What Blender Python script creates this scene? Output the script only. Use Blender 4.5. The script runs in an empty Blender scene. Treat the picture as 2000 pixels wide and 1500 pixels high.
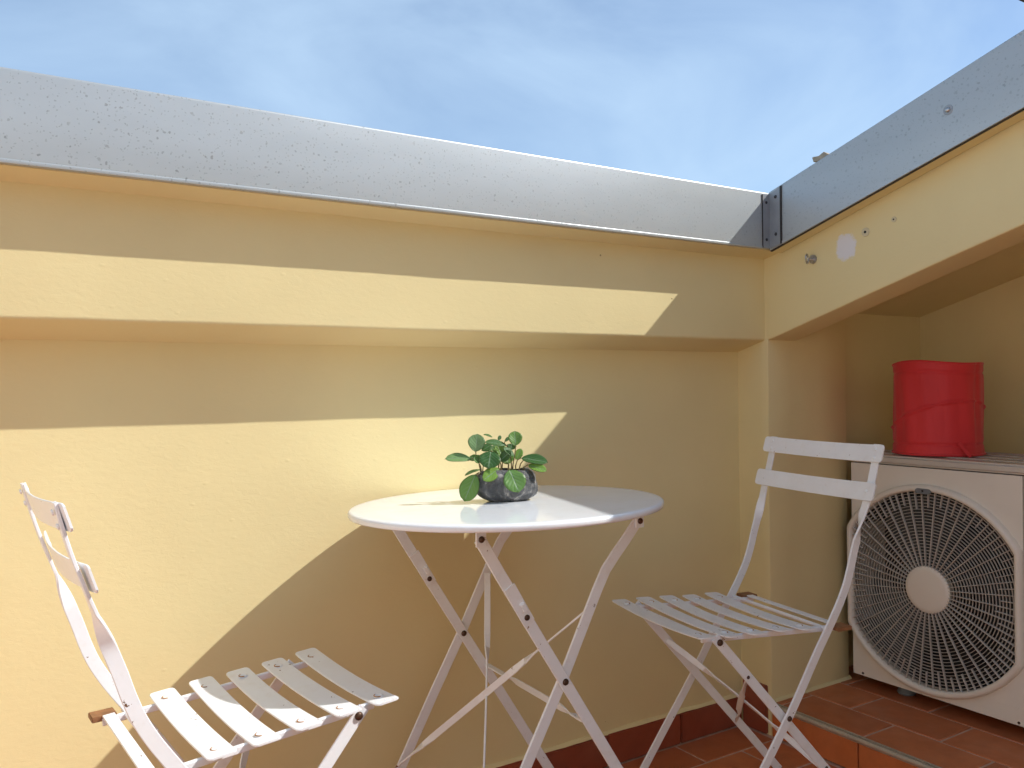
import bpy, bmesh, math, random
from mathutils import Vector, Matrix, noise
random.seed(7)
sc = bpy.context.scene
PI = math.pi
# ------------------------------------------------------------------ camera
cd = bpy.data.cameras.new('camera'); cam = bpy.data.objects.new('camera', cd); sc.collection.objects.link(cam)
YAW, PITCH, ROLL, FPX = 0.5629, 0.0016, -0.0107, 1644.9
_f = Vector((math.sin(YAW)*math.cos(PITCH), math.cos(YAW)*math.cos(PITCH), math.sin(PITCH)))
_r = Vector((math.cos(YAW), -math.sin(YAW), 0)); _u = _r.cross(_f)
_r2 = _r*math.cos(ROLL)+_u*math.sin(ROLL); _u2 = -_r*math.sin(ROLL)+_u*math.cos(ROLL)
M = Matrix((_r2, _u2, -_f)).transposed().to_4x4(); M.translation = (-1.7589, -1.5286, 0.9313)
cam.matrix_world = M
cd.sensor_fit = 'HORIZONTAL'; cd.sensor_width = 36; cd.lens = 36*FPX/2000
cd.clip_start = 0.02; cd.clip_end = 2000
sc.camera = cam
# ------------------------------------------------------------------ sky and sun
SUN = Vector((1.700, -1.0, 1.9192)).normalized()          # towards the sun
world = bpy.data.worlds.new('World'); sc.world = world; world.use_nodes = True
nt = world.node_tree; nt.nodes.clear()
def wn(t, **k):
    n = nt.nodes.new(t)
    for a, b in k.items(): setattr(n, a, b)
    return n
sky = wn('ShaderNodeTexSky', sky_type='NISHITA', sun_disc=False)
sky.sun_elevation = math.asin(SUN.z); sky.sun_rotation = math.atan2(SUN.x, SUN.y)
sky.altitude = 50; sky.air_density = 1.0; sky.dust_density = 0.35; sky.ozone_density = 1.6
tc = wn('ShaderNodeTexCoord'); mp = wn('ShaderNodeMapping'); mp.inputs['Scale'].default_value = (1.3, 2.4, 3.4)
mp.inputs['Rotation'].default_value = (0.35, 0.15, -0.75); mp.inputs['Location'].default_value = (0.35, 0.1, 0.2)
n1 = wn('ShaderNodeTexNoise'); n1.inputs['Scale'].default_value = 1.9; n1.inputs['Detail'].default_value = 7; n1.inputs['Roughness'].default_value = 0.52; n1.inputs['Distortion'].default_value = 0.5
cr = wn('ShaderNodeValToRGB'); cr.color_ramp.elements[0].position = 0.35; cr.color_ramp.elements[1].position = 0.74
cr.color_ramp.elements[0].color = (0.06, 0.06, 0.06, 1); cr.color_ramp.elements[1].color = (0.70, 0.70, 0.70, 1)
mx = wn('ShaderNodeMix', data_type='RGBA'); mx.inputs[7].default_value = (3.5, 4.75, 6.2, 1)
bg = wn('ShaderNodeBackground'); bg.inputs['Strength'].default_value = 0.112
wo = wn('ShaderNodeOutputWorld')
L = nt.links.new
L(tc.outputs['Generated'], mp.inputs[0]); L(mp.outputs[0], n1.inputs['Vector']); L(n1.outputs['Fac'], cr.inputs[0])
L(cr.outputs[0], mx.inputs[0]); L(sky.outputs[0], mx.inputs[6]); L(mx.outputs[2], bg.inputs[0]); L(bg.outputs[0], wo.inputs[0])
sl = bpy.data.lights.new('sun', 'SUN'); sun = bpy.data.objects.new('sun', sl); sc.collection.objects.link(sun)
sl.energy = 3.2; sl.angle = math.radians(0.53); sl.color = (1.0, 0.975, 0.925)
sun.rotation_euler = SUN.to_track_quat('Z', 'Y').to_euler(); sun.location = (3, -3, 5)
vs = sc.view_settings; vs.view_transform = 'Standard'; vs.look = 'None'; vs.exposure = 0.60; vs.gamma = 1.0; vs.use_curve_mapping = False
sc.render.engine = 'CYCLES'
cy = sc.cycles; cy.use_denoising = True; cy.max_bounces = 9; cy.diffuse_bounces = 6; cy.use_adaptive_sampling = True; cy.adaptive_threshold = 0.02; cy.adaptive_min_samples = 16; cy.glossy_bounces = 5; cy.transmission_bounces = 4
cy.caustics_reflective = False; cy.caustics_refractive = False; cy.sample_clamp_indirect = 6.0
try: cy.denoiser = 'OPENIMAGEDENOISE'; cy.denoising_prefilter = 'ACCURATE'
except Exception: pass
# ------------------------------------------------------------------ materials
MT = {}
class NB:
    def __init__(s, name):
        s.m = bpy.data.materials.new(name); s.m.use_nodes = True; s.t = s.m.node_tree
        s.b = s.t.nodes['Principled BSDF']; s.o = s.t.nodes['Material Output']; MT[name] = s.m
    def n(s, t, **k):
        x = s.t.nodes.new(t)
        for a, b in k.items(): setattr(x, a, b)
        return x
    def l(s, a, b): s.t.links.new(a, b)
    def coord(s, scale=(1, 1, 1), kind='Object', rot=(0, 0, 0), loc=(0, 0, 0)):
        c = s.n('ShaderNodeTexCoord'); m = s.n('ShaderNodeMapping'); m.inputs['Scale'].default_value = scale
        m.inputs['Rotation'].default_value = rot; m.inputs['Location'].default_value = loc
        s.l(c.outputs[kind], m.inputs[0]); return m.outputs[0]
    def noise(s, vec, scale, detail=4, rough=.5, dist=0):
        x = s.n('ShaderNodeTexNoise'); x.inputs['Scale'].default_value = scale; x.inputs['Detail'].default_value = detail
        x.inputs['Roughness'].default_value = rough; x.inputs['Distortion'].default_value = dist
        s.l(vec, x.inputs['Vector']); return x.outputs['Fac']
    def voro(s, vec, scale, feature='F1', out='Distance', rnd=1):
        x = s.n('ShaderNodeTexVoronoi'); x.feature = feature; x.inputs['Scale'].default_value = scale
        x.inputs['Randomness'].default_value = rnd
        s.l(vec, x.inputs['Vector']); return x.outputs[out]
    def ramp(s, fac, stops):
        r = s.n('ShaderNodeValToRGB'); e = r.color_ramp.elements
        while len(e) < len(stops): e.new(0.5)
        for i, (p, c) in enumerate(stops):
            e[i].position = p; e[i].color = (c, c, c, 1) if isinstance(c, (int, float)) else (*c, 1)
        s.l(fac, r.inputs[0]); return r.outputs[0]
    def mix(s, fac, a, b, mode='MIX'):
        x = s.n('ShaderNodeMix', data_type='RGBA', blend_type=mode)
        for i, v in ((0, fac), (6, a), (7, b)):
            if isinstance(v, (int, float)): x.inputs[i].default_value = v
            elif isinstance(v, tuple): x.inputs[i].default_value = (*v, 1)
            else: s.l(v, x.inputs[i])
        return x.outputs[2]
    def math(s, op, a, b=0, c=0):
        x = s.n('ShaderNodeMath', operation=op)
        for i, v in enumerate((a, b, c)):
            if isinstance(v, (int, float)): x.inputs[i].default_value = v
            else: s.l(v, x.inputs[i])
        return x.outputs[0]
    def bump(s, h, strength=.3, dist=.002, prev=None):
        x = s.n('ShaderNodeBump'); x.inputs['Strength'].default_value = strength; x.inputs['Distance'].default_value = dist
        s.l(h, x.inputs['Height'])
        if prev: s.l(prev, x.inputs['Normal'])
        s.l(x.outputs[0], s.b.inputs['Normal']); return x.outputs[0]
    def set(s, col=None, rough=None, metal=None, spec=None):
        for k, v in (('Base Color', col), ('Roughness', rough), ('Metallic', metal), ('Specular IOR Level', spec)):
            if v is None: continue
            if isinstance(v, tuple): s.b.inputs[k].default_value = (*v, 1)
            elif isinstance(v, (int, float)): s.b.inputs[k].default_value = v
            else: s.l(v, s.b.inputs[k])
WALL = (0.785, 0.67, 0.365)
def plaster(name, patch=False):
    q = NB(name); v = q.coord()
    big = q.noise(v, 1.6, 3, .55); mid = q.noise(v, 9, 4, .6)
    c = q.mix(q.ramp(big, [(.3, 0.0), (.7, 1.0)]), tuple(x*.93 for x in WALL), tuple(min(1, x*1.03) for x in WALL))
    c = q.mix(q.math('MULTIPLY', q.ramp(mid, [(.35, 1.0), (.7, 0.0)]), .10), c, (0.64, 0.53, 0.28))
    # few tiny dirt specks in the paint
    sp = q.voro(v, 13.0); sel = q.noise(v, 6.0, 2)
    speck = q.math('MULTIPLY', q.math('LESS_THAN', sp, .030), q.math('GREATER_THAN', sel, .56))
    c = q.mix(q.math('MULTIPLY', speck, .7), c, (0.20, 0.13, 0.06))
    rough = 0.86
    if patch:
        geo = q.n('ShaderNodeTexCoord'); sep = q.n('ShaderNodeSeparateXYZ'); q.l(geo.outputs['Object'], sep.inputs[0])
        dy = q.math('DIVIDE', q.math('ADD', sep.outputs[1], .2490), .029); dz = q.math('DIVIDE', q.math('SUBTRACT', sep.outputs[2], 1.2545), .033)
        e4 = q.math('ADD', q.math('POWER', q.math('ABSOLUTE', dy), 2.6), q.math('POWER', q.math('ABSOLUTE', dz), 2.6))
        e4 = q.math('ADD', e4, q.math('MULTIPLY', q.math('SUBTRACT', q.noise(v, 75, 6, .75), .5), 2.6))
        msk = q.ramp(e4, [(.55, 1.0), (1.0, 0.0)])
        c = q.mix(msk, c, (0.74, 0.73, 0.74))
    q.set(c, rough, 0, .25)
    st = q.coord((62, 62, 120)); h1 = q.noise(st, 1.0, 6, .62, .45)
    h2 = q.noise(q.coord((7, 7, 11)), 1.0, 3, .5)
    h3 = q.ramp(q.voro(q.coord((1, 1, 1.6), loc=(.3, .1, .7)), 17), [(0, 1.0), (.10, 0.0)])
    h = q.math('ADD', q.math('MULTIPLY', h1, .55), q.math('ADD', q.math('MULTIPLY', h2, .8), q.math('MULTIPLY', h3, .45)))
    q.bump(h, .19, .0040)
    return q.m
plaster('plaster'); plaster('plaster_patch', True)
def zinc(name, base):
    q = NB(name); v = q.coord()
    sv = q.coord((1, 1, 1)); w = q.noise(sv, 60, 3)
    vd = q.n('ShaderNodeVectorMath', operation='ADD'); q.l(sv, vd.inputs[0])
    nz = q.n('ShaderNodeTexNoise'); nz.inputs['Scale'].default_value = 110; q.l(sv, nz.inputs['Vector'])
    sc_ = q.n('ShaderNodeVectorMath', operation='SCALE'); sc_.inputs['Scale'].default_value = .009; q.l(nz.outputs['Color'], sc_.inputs[0]); q.l(sc_.outputs[0], vd.inputs[1])
    def spot(scale, thr, r0, r1):
        d = q.voro(vd.outputs[0], scale); colr = q.voro(vd.outputs[0], scale, out='Color')
        sep = q.n('ShaderNodeSeparateColor'); q.l(colr, sep.inputs[0])
        size = q.math('ADD', r0, q.math('MULTIPLY', sep.outputs[1], r1-r0))
        m_ = q.math('SUBTRACT', 1, q.math('MINIMUM', 1, q.math('MAXIMUM', 0, q.math('MULTIPLY', q.math('SUBTRACT', d, size), 14))))
        return q.math('MULTIPLY', q.math('MULTIPLY', m_, q.math('GREATER_THAN', sep.outputs[0], thr)), q.math('ADD', .45, q.math('MULTIPLY', sep.outputs[2], .55)))
    s1 = spot(95, .55, .06, .25); s2 = spot(180, .40, .08, .28)
    den = q.ramp(q.noise(v, 1.1, 2), [(.25, .7), (.55, 1.0)])
    sx = q.n('ShaderNodeSeparateXYZ'); q.l(v, sx.inputs[0]); den = q.math('MULTIPLY', den, q.ramp(q.math('MULTIPLY', sx.outputs[0], -.5), [(.1, .55), (.7, 1.0)]))
    spots = q.math('MULTIPLY', q.math('MAXIMUM', s1, q.math('MULTIPLY', s2, .75)), den)
    cl = q.ramp(q.noise(q.coord((2, 2, 9)), 1.0, 5, .6), [(.3, tuple(x*.93 for x in base)), (.7, tuple(x*1.04 for x in base))])
    c = q.mix(q.math('MULTIPLY', spots, .70), cl, (0.15, 0.16, 0.16))
    scr = q.voro(q.coord((5, 5, 60), rot=(0, .18, 0)), 1.0, 'DISTANCE_TO_EDGE'); 
    scratch = q.math('MULTIPLY', q.math('LESS_THAN', scr, .010), q.math('GREATER_THAN', q.noise(v, 2.2, 2), .60))
    c = q.mix(q.math('MULTIPLY', scratch, .0), c, (0.80, 0.82, 0.84))
    q.set(c, q.math('ADD', .38, q.math('MULTIPLY', spots, .25)), .42, .5)
    q.bump(q.noise(q.coord((3, 3, 6)), 1.0, 3), .12, .01)
zinc('zinc', (0.47, 0.495, 0.495)); 
def simple(name, col, rough=.5, metal=0, var=.06, vs_=30, bump=0, bs=60, spec=.5):
    q = NB(name); v = q.coord(); f = q.noise(v, vs_, 4, .6)
    c = q.mix(q.ramp(f, [(.3, 0.0), (.7, 1.0)]), tuple(max(0, x*(1-var)) for x in col), tuple(x*(1+var) for x in col))
    q.set(c, rough, metal, spec)
    if bump: q.bump(q.noise(v, bs, 4, .6), bump, .002)
    return q
simple('zinc_dark', (0.33, 0.35, 0.37), .45, .4)
def paint(name, rough, chip):
    q = NB(name); v = q.coord()
    c = q.mix(q.ramp(q.noise(v, 14, 4, .6), [(.35, 0.0), (.7, 1.0)]), (0.835, 0.865, 0.905), (0.80, 0.815, 0.835))
    geo = q.n('ShaderNodeNewGeometry')
    edge = q.ramp(geo.outputs['Pointiness'], [(.52, 0.0), (.60, 1.0)])
    ch = q.math('MULTIPLY', q.math('GREATER_THAN', q.noise(v, 85, 4, .65), chip), q.math('GREATER_THAN', q.noise(v, 12, 2), .55))
    c = q.mix(ch, c, (0.16, 0.075, 0.035))
    c = q.mix(q.math('MULTIPLY', q.ramp(q.noise(v, 40, 4, .7), [(.55, 0.0), (.8, 1.0)]), .22), c, (0.55, 0.46, 0.34))
    q.set(c, q.math('ADD', rough, q.math('MULTIPLY', ch, .4)), 0, .5)
    q.bump(q.noise(v, 130, 3), .05, .001)
paint('white_paint', .34, .675); paint('table_paint', .10, .83)
simple('rust', (0.085, 0.045, 0.028), .45, .55, .4, 120)
simple('rust_edge', (0.36, 0.17, 0.06), .7, 0, .4, 120)
simple('stopper', (0.25, 0.115, 0.05), .6, 0, .25, 60)
def tile(name, a, b):
    q = NB(name); v = q.coord(); oi = q.n('ShaderNodeObjectInfo')
    vd = q.n('ShaderNodeVectorMath', operation='ADD'); q.l(v, vd.inputs[0])
    sc_ = q.n('ShaderNodeVectorMath', operation='SCALE'); sc_.inputs[0].default_value = (7, 5, 3); q.l(oi.outputs['Random'], sc_.inputs['Scale']); q.l(sc_.outputs[0], vd.inputs[1])
    c = q.mix(oi.outputs['Random'], a, b)
    c = q.mix(q.math('MULTIPLY', q.ramp(q.noise(vd.outputs[0], 22, 5, .65), [(.4, 0.0), (.75, 1.0)]), .35), c, tuple(x*.55 for x in a))
    c = q.mix(q.math('MULTIPLY', q.ramp(q.noise(vd.outputs[0], 7, 3, .5), [(.5, 0.0), (.8, 1.0)]), .18), c, (0.42, 0.24, 0.15))
    q.set(c, q.ramp(q.noise(vd.outputs[0], 15, 4), [(.3, .34), (.7, .58)]), 0, .4)
    q.bump(q.noise(vd.outputs[0], 90, 4, .6), .12, .001)
tile('terracotta', (0.44, 0.13, 0.05), (0.57, 0.185, 0.07)); tile('skirting_tile', (0.27, 0.062, 0.032), (0.33, 0.078, 0.038)); tile('riser_tile', (0.52, 0.15, 0.045), (0.58, 0.17, 0.052))
simple('grout', (0.56, 0.37, 0.28), .9, 0, .2, 50, .3, 200)
simple('bounce_plaster', (0.80, 0.78, 0.73), .9, 0, .03, 8, .2, 60)  # off white so the unseen side wall bounces neutral fill
simple('bounce_paving', (0.56, 0.42, 0.31), .8, 0, .12, 5)  # pale beige picked for stronger bounce from the unseen floor
simple('trim', (0.50, 0.44, 0.35), .4, .3, .15, 40)
simple('ac_plastic', (0.74, 0.69, 0.61), .45, 0, .03, 6)
simple('ac_top', (0.58, 0.54, 0.50), .28, .2, .05, 6)
simple('dark_void', (0.016, 0.015, 0.015), .6, 0, .2, 10)
simple('grille_plastic', (0.52, 0.475, 0.42), .5, 0, .05, 20)
simple('fan_plastic', (0.045, 0.048, 0.048), .5, 0, .1, 10)
simple('rubber', (0.16, 0.18, 0.19), .7, 0, .1, 30)
simple('steel', (0.50, 0.50, 0.50), .3, .9, .2, 90)
simple('plug', (0.62, 0.55, 0.36), .7, 0, .06, 80)
simple('soil', (0.02, 0.014, 0.01), .95, 0, .5, 300, .9, 260)
simple('stem', (0.20, 0.15, 0.06), .5, 0, .3, 60)
simple('dark_rivet', (0.05, 0.05, 0.055), .4, .5, .2, 90)
simple('eave', (0.03, 0.025, 0.022), .6, 0, .2, 20)
simple('roof_tile', (0.42, 0.33, 0.24), .85, 0, .3, 40, .4, 90)
simple('ground', (0.14, 0.12, 0.09), .95, 0, .3, .05)
def stone():
    q = NB('stone'); v = q.coord()
    f = q.noise(v, 34, 5, .58, 1.6)
    c = q.ramp(f, [(.28, (0.038, 0.038, 0.039)), (.50, (0.10, 0.10, 0.10)), (.58, (0.17, 0.168, 0.165)), (.66, (0.42, 0.39, 0.35))])
    q.set(c, .6, 0, .4); q.bump(q.noise(v, 85, 6, .68), .8, .004)
stone()
def fabric():
    q = NB('red_fabric'); v = q.coord()
    c = q.mix(q.ramp(q.noise(q.coord((8, 8, 3)), 1, 4), [(.3, 0.0), (.7, 1.0)]), (0.60, 0.026, 0.032), (0.72, 0.040, 0.046))
    q.set(c, .55, 0, .35); q.b.inputs['Sheen Weight'].default_value = .15
    w = q.n('ShaderNodeTexWave'); w.inputs['Scale'].default_value = 260; q.l(v, w.inputs['Vector'])
    h = q.math('ADD', q.math('MULTIPLY', w.outputs['Fac'], .05), q.noise(q.coord((26, 26, 5)), 1, 4, .6))
    q.bump(h, .35, .006)
fabric()
def leafmat():
    q = NB('leaf'); uv = q.n('ShaderNodeUVMap'); sep = q.n('ShaderNodeSeparateXYZ'); q.l(uv.outputs[0], sep.inputs[0])
    U = sep.outputs[0]; V = sep.outputs[1]; au = q.math('ABSOLUTE', q.math('SUBTRACT', U, .5))
    oi = q.n('ShaderNodeObjectInfo')
    base = q.ramp(oi.outputs['Random'], [(.1, (0.06, 0.16, 0.04)), (.35, (0.14, 0.29, 0.09)), (.65, (0.24, 0.43, 0.06)), (1.0, (0.24, 0.38, 0.19))])
    lat = q.math('SINE', q.math('MULTIPLY', q.math('SUBTRACT', V, q.math('MULTIPLY', au, .9)), 34.0))
    latm = q.math('MULTIPLY', q.ramp(lat, [(.62, 0.0), (.98, 1.0)]), q.ramp(au, [(.03, .7), (.45, .15)]))
    mid = q.ramp(au, [(.010, .9), (.045, 0.0)])
    c = q.mix(q.math('MAXIMUM', q.math('MULTIPLY', latm, .55), mid), base, (0.30, 0.42, 0.26))
    c = q.mix(q.ramp(au, [(.44, 0.0), (.5, .7)]), c, (0.13, 0.13, 0.06))
    geo = q.n('ShaderNodeNewGeometry')
    c = q.mix(q.math('MULTIPLY', geo.outputs['Backfacing'], .5), c, (0.13, 0.20, 0.09))
    q.set(c, .40, 0, .45)
    h = q.math('ADD', q.math('MULTIPLY', lat, -.25), q.math('MULTIPLY', mid, -.8)); q.bump(h, .5, .0012)
    tr = q.n('ShaderNodeBsdfTranslucent'); tcol = q.mix(.5, c, (0.30, 0.50, 0.05)); q.l(tcol, tr.inputs[0])
    ms = q.n('ShaderNodeMixShader'); ms.inputs[0].default_value = .36
    q.l(q.b.outputs[0], ms.inputs[1]); q.l(tr.outputs[0], ms.inputs[2]); q.l(ms.outputs[0], q.o.inputs[0])
leafmat()
# ------------------------------------------------------------------ builders
COL = sc.collection
class MB:
    def __init__(s): s.v = []; s.f = []
    def add(s, v, f):
        o = len(s.v); s.v += [Vector(p) for p in v]; s.f += [tuple(i+o for i in q) for q in f]; return s
    def box(s, x0, x1, y0, y1, z0, z1):
        return s.add([(x, y, z) for x in (x0, x1) for y in (y0, y1) for z in (z0, z1)],
                     [(0, 1, 3, 2), (4, 6, 7, 5), (0, 4, 5, 1), (2, 3, 7, 6), (0, 2, 6, 4), (1, 5, 7, 3)])
    def loft(s, rings, caps=True, closed=True):
        n = len(rings[0]); v = [p for r in rings for p in r]; f = []
        for i in range(len(rings)-1):
            for j in range(n if closed else n-1):
                k = (j+1) % n; f.append((i*n+j, i*n+k, (i+1)*n+k, (i+1)*n+j))
        if caps: f += [tuple(range(n-1, -1, -1)), tuple((len(rings)-1)*n+j for j in range(n))]
        return s.add(v, f)
    def ribbon(s, pts, wd, w, t):
        pts = [Vector(p) for p in pts]; R = []
        for i, p in enumerate(pts):
            T = (pts[min(i+1, len(pts)-1)]-pts[max(i-1, 0)]).normalized()
            W = Vector(wd[i] if isinstance(wd, list) else wd); W = (W-T*W.dot(T)).normalized(); N = T.cross(W)
            a = (w[i] if isinstance(w, list) else w)/2; b = (t[i] if isinstance(t, list) else t)/2; c = min(a, b)*.4
            R.append([p+W*sx*(a-cx)+N*sn*(b-cn) for sx, cx, sn, cn in ((1, 0, -1, c), (1, 0, 1, c), (1, c, 1, 0), (-1, c, 1, 0), (-1, 0, 1, c), (-1, 0, -1, c), (-1, c, -1, 0), (1, c, -1, 0))])
        return s.loft(R)
    def tube(s, pts, r, n=8):
        pts = [Vector(p) for p in pts]; R = []; ref = None
        for i, p in enumerate(pts):
            T = (pts[min(i+1, len(pts)-1)]-pts[max(i-1, 0)]).normalized()
            if ref is None: ref = T.orthogonal()
            ref = (ref-T*ref.dot(T)).normalized(); B = T.cross(ref); rr = r[i] if isinstance(r, list) else r
            R.append([p+(ref*math.cos(a)+B*math.sin(a))*rr for a in [2*PI*k/n for k in range(n)]])
        return s.loft(R)
    def lathe(s, prof, n=32, axis=(0, 0, 1), org=(0, 0, 0), closed=False):
        A = Vector(axis).normalized(); X = A.orthogonal().normalized(); Y = A.cross(X); O = Vector(org)
        R = [[O+A*h+(X*math.cos(2*PI*k/n)+Y*math.sin(2*PI*k/n))*max(r, 1e-5) for k in range(n)] for r, h in prof]
        if closed: R.append(R[0])
        return s.loft(R, caps=not closed)
    def dome(s, p, nrm, r, h, n=10):
        return s.lathe([(r, -.001), (r, h*.25), (r*.8, h*.7), (r*.4, h*.95), (.0004, h)], n, nrm, p)
    def build(s, name, mat, parent=None, bevel=0, seg=2, smooth=40, jitter=0, jscale=6, merge=True):
        bm = bmesh.new(); vs_ = [bm.verts.new(p) for p in s.v]; bm.verts.ensure_lookup_table()
        for f in s.f:
            if len(set(f)) >= 3:
                try: bm.faces.new([vs_[i] for i in f])
                except ValueError: pass
        if merge: bmesh.ops.remove_doubles(bm, verts=bm.verts, dist=2e-5)
        bmesh.ops.recalc_face_normals(bm, faces=bm.faces)
        if bevel:
            ed = [e for e in bm.edges if len(e.link_faces) == 2 and e.calc_face_angle(0) > math.radians(35)]
            bmesh.ops.bevel(bm, geom=ed, offset=bevel, segments=seg, affect='EDGES', clamp_overlap=True)
        if jitter:
            for v in bm.verts: v.co += noise.noise_vector(v.co*jscale)*jitter
        me = bpy.data.meshes.new(name); bm.to_mesh(me); bm.free()
        if smooth:
            for p in me.polygons: p.use_smooth = True
            me.set_sharp_from_angle(angle=math.radians(smooth))
        if mat: me.materials.append(MT[mat])
        o = bpy.data.objects.new(name, me); COL.objects.link(o)
        if parent: o.parent = parent
        return o
def empty(name, loc=(0, 0, 0), rz=0):
    o = bpy.data.objects.new(name, None); COL.objects.link(o); o.location = loc; o.rotation_euler = (0, 0, rz); o.empty_display_size = .1; return o
def tag(o, label, cat, group=None):
    o['label'] = label; o['category'] = cat
    if group: o['group'] = group
    return o
def struct(o): o['kind'] = 'structure'; return o
def copy_tree(o, parent=None):
    c = o.copy(); COL.objects.link(c); c.parent = parent
    for ch in list(o.children): copy_tree(ch, c)
    return c
def extrude(prof, a, b, n, f):
    """rings of a 2D profile placed by f(u, v, t) for t from a to b"""
    m = MB(); m.loft([[f(u, v, a+(b-a)*i/n) for u, v in prof] for i in range(n+1)]); return m
def rounded(prof, r, idx, n=3):
    out = []; N = len(prof)
    for i, p in enumerate(prof):
        if i not in idx: out.append(p); continue
        p = Vector(p); a = (Vector(prof[i-1])-p).normalized()*r; b = (Vector(prof[(i+1) % N])-p).normalized()*r
        for k in range(n+1):
            t = k/n; out.append(tuple(p+a*(1-t)**2+b*t**2))
    return out
# ------------------------------------------------------------------ scene constants (metres; inner corner of the two beams is x=0, y=0)
AC_, ZCT, ZCB, ZBB, D, BC, SL = .062, 1.4158, 1.2732, 1.0441, .0951, .0505, .3051
BT0, BB0, BBB = 1.3995, 1.2498, 1.0410
ZP = .087; E_ = .0086; XL, YN = -2.5, -4.4; XT, YT = -2.5, -2.95; YB = -2.3
# ------------------------------------------------------------------ ground, floor, platform
struct(MB().add([(-300, -300, -9), (300, -300, -9), (300, 300, -9), (-300, 300, -9)], [(0, 1, 2, 3)]).build('ground', 'ground'))
floor = struct(MB().box(XL-.2, .2, YN-.15, .3, -.2, -.0016).build('floor', 'grout'))
def tile_obj(name, sx, sy, h, mat, cache={}):
    k = (name, round(sx, 4), round(sy, 4), mat)
    if k not in cache:
        o = MB().box(0, sx, 0, sy, -h, 0).build(name, mat, bevel=.0018, seg=1); cache[k] = o.data; bpy.data.objects.remove(o)
    return cache[k]
def put_tile(parent, name, x, y, z, sx, sy, h, mat, tilt=.0012):
    o = bpy.data.objects.new(name, tile_obj(name, sx, sy, h, mat)); COL.objects.link(o); o.parent = parent
    o.location = (x, y, z+random.uniform(-.0005, .0004)); o.rotation_euler = (random.uniform(-tilt, tilt), random.uniform(-tilt, tilt), random.uniform(-tilt, tilt)); return o
G = .0056; TL, TW = .243, .142
y1 = D-.010; row = 0; ylim = -.027
while y1 > YT:
    y0 = ylim-row*TW; y0c = max(y0, YT)
    x1 = -.012
    xj = -.257 if row % 2 == 0 else -.136
    xs = [x1]; x = xj
    while x > XT: xs.append(x); x -= TL
    xs.append(XT)
    for a, b in zip(xs[1:], xs[:-1]):
        if b-a > .03 and y1-y0c > .03: put_tile(floor, 'floor_tile', a+G/2, y0c+G/2, 0, b-a-G, y1-y0c-G, .012, 'terracotta')
    y1 = y0; row += 1
MB().box(XT, .2, YN, YT-.003, -.0014, .0).build('unseen_bounce_paving', 'bounce_paving', floor)  # unseen pale floor area added to bounce warm fill light
plat = struct(MB().box(.004, .9, YB-.1, .3, -.05, ZP-.0018).build('platform', 'grout'))
xr = [.008, .134, .276, .418, .560, .702, .83]
for i in range(6):
    off = [-.279, -.394][i % 2]; ys = []; y = off+2*TL
    while y > YB-.2: ys.append(y); y -= .2405
    for a, b in zip(ys[1:], ys[:-1]):
        b2 = min(b, -E_-.002) if xr[i+1] < .33 else min(b, .06)
        a2 = max(a, YB)
        if b2-a2 > .02: put_tile(plat, 'floor_tile', xr[i]+G/2, a2+G/2, ZP, xr[i+1]-xr[i]-G, b2-a2-G, .012, 'terracotta')
y = -E_-.004; ys = [y, -.030]; yy = -.271
while yy > YB: ys.append(yy); yy -= .2405
ys = [ys[0]]+ys[2:]
for a, b in zip(ys[1:], ys[:-1]):
    MB().box(-.0065, .0035, a+.0022, b-.0022, .002, ZP-.0135).build('riser_tile', 'riser_tile', plat, bevel=.0012, seg=1)
pr = [(.0045+.006*math.cos(t)-.010, ZP-.0055+.006*math.sin(t)) for t in [2*PI*k/12 for k in range(12)]]
extrude(pr, -E_-.002, YB, 24, lambda u, v, t: (u, t, v)).build('step_nosing', 'trim', plat)
MB().box(-.006, .0075, YB, -E_-.002, ZP-.0135, ZP-.0118).build('nosing_flange', 'trim', plat)
MB().box(.0012, .0068, YB, -E_-.002, ZP-.006, ZP+.0012).build('nosing_edge', 'trim', plat, bevel=.0006, seg=1)
# ------------------------------------------------------------------ back parapet wall
wa = tag(empty('parapet_wall', (0, 0, 0)), 'cream yellow plastered parapet wall behind the round table, under a straight metal coping', 'wall')
NX = 90
pf = [(D, -.05), (D, 1.10), (D+.25, 1.10), (D+.25, -.05)]
m = MB(); NZ = 30                                            # lower panel as a fine sheet on a slab
rings = []
for i in range(NX+1):
    x = XL-.1+(0.05-XL+.1)*i/NX
    rings.append([(x, D, -.05+1.15*k/NZ) for k in range(NZ+1)]+[(x, D+.25, 1.10), (x, D+.25, -.05)])
m.loft(rings); m.build('lower_wall', 'plaster', wa, jitter=.0010, jscale=5)
sd = .0282
pb = rounded([(0, ZBB), (D+.05, ZBB-sd*(D+.05)/D), (D+.05, 1.40), (-.052, 1.40), (-.052, 1.2705), (0, 1.2575)], .006, (0,), 4)
pb = [(0, ZBB+.006+(1.2515-ZBB-.006)*k/8) for k in range(8, 0, -1)][0:0]+pb
extrude(pb, XL-.1, .02, 110, lambda u, v, t: (t, u, v)).build('beam', 'plaster', wa, jitter=.0007, jscale=9)
cop = rounded([(-AC_, ZCB), (-AC_, ZCT), (.34, ZCT+.004), (.34, ZCB), (-.045, ZCB)], .004, (1,), 3)
co = extrude(cop, XL, -BC+.0005, 60, lambda u, v, t: (t, u, v)).build('coping', 'zinc', wa, jitter=.0004, jscale=3)
co['label'] = 'spotted grey metal coping along the top of the straight wall'
hp = rounded([(-AC_-.0010, ZCB-.0012), (-AC_-.0010, ZCB+.0050), (-AC_+.001, ZCB+.0060), (-AC_+.004, ZCB+.002), (-AC_+.012, ZCB-.0012)], .0008, (0, 1), 2)
extrude(hp, XL-.1, -BC-.026, 60, lambda u, v, t: (t, u, v)).build('coping_hem', 'zinc', co, jitter=.0004, jscale=3)
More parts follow.
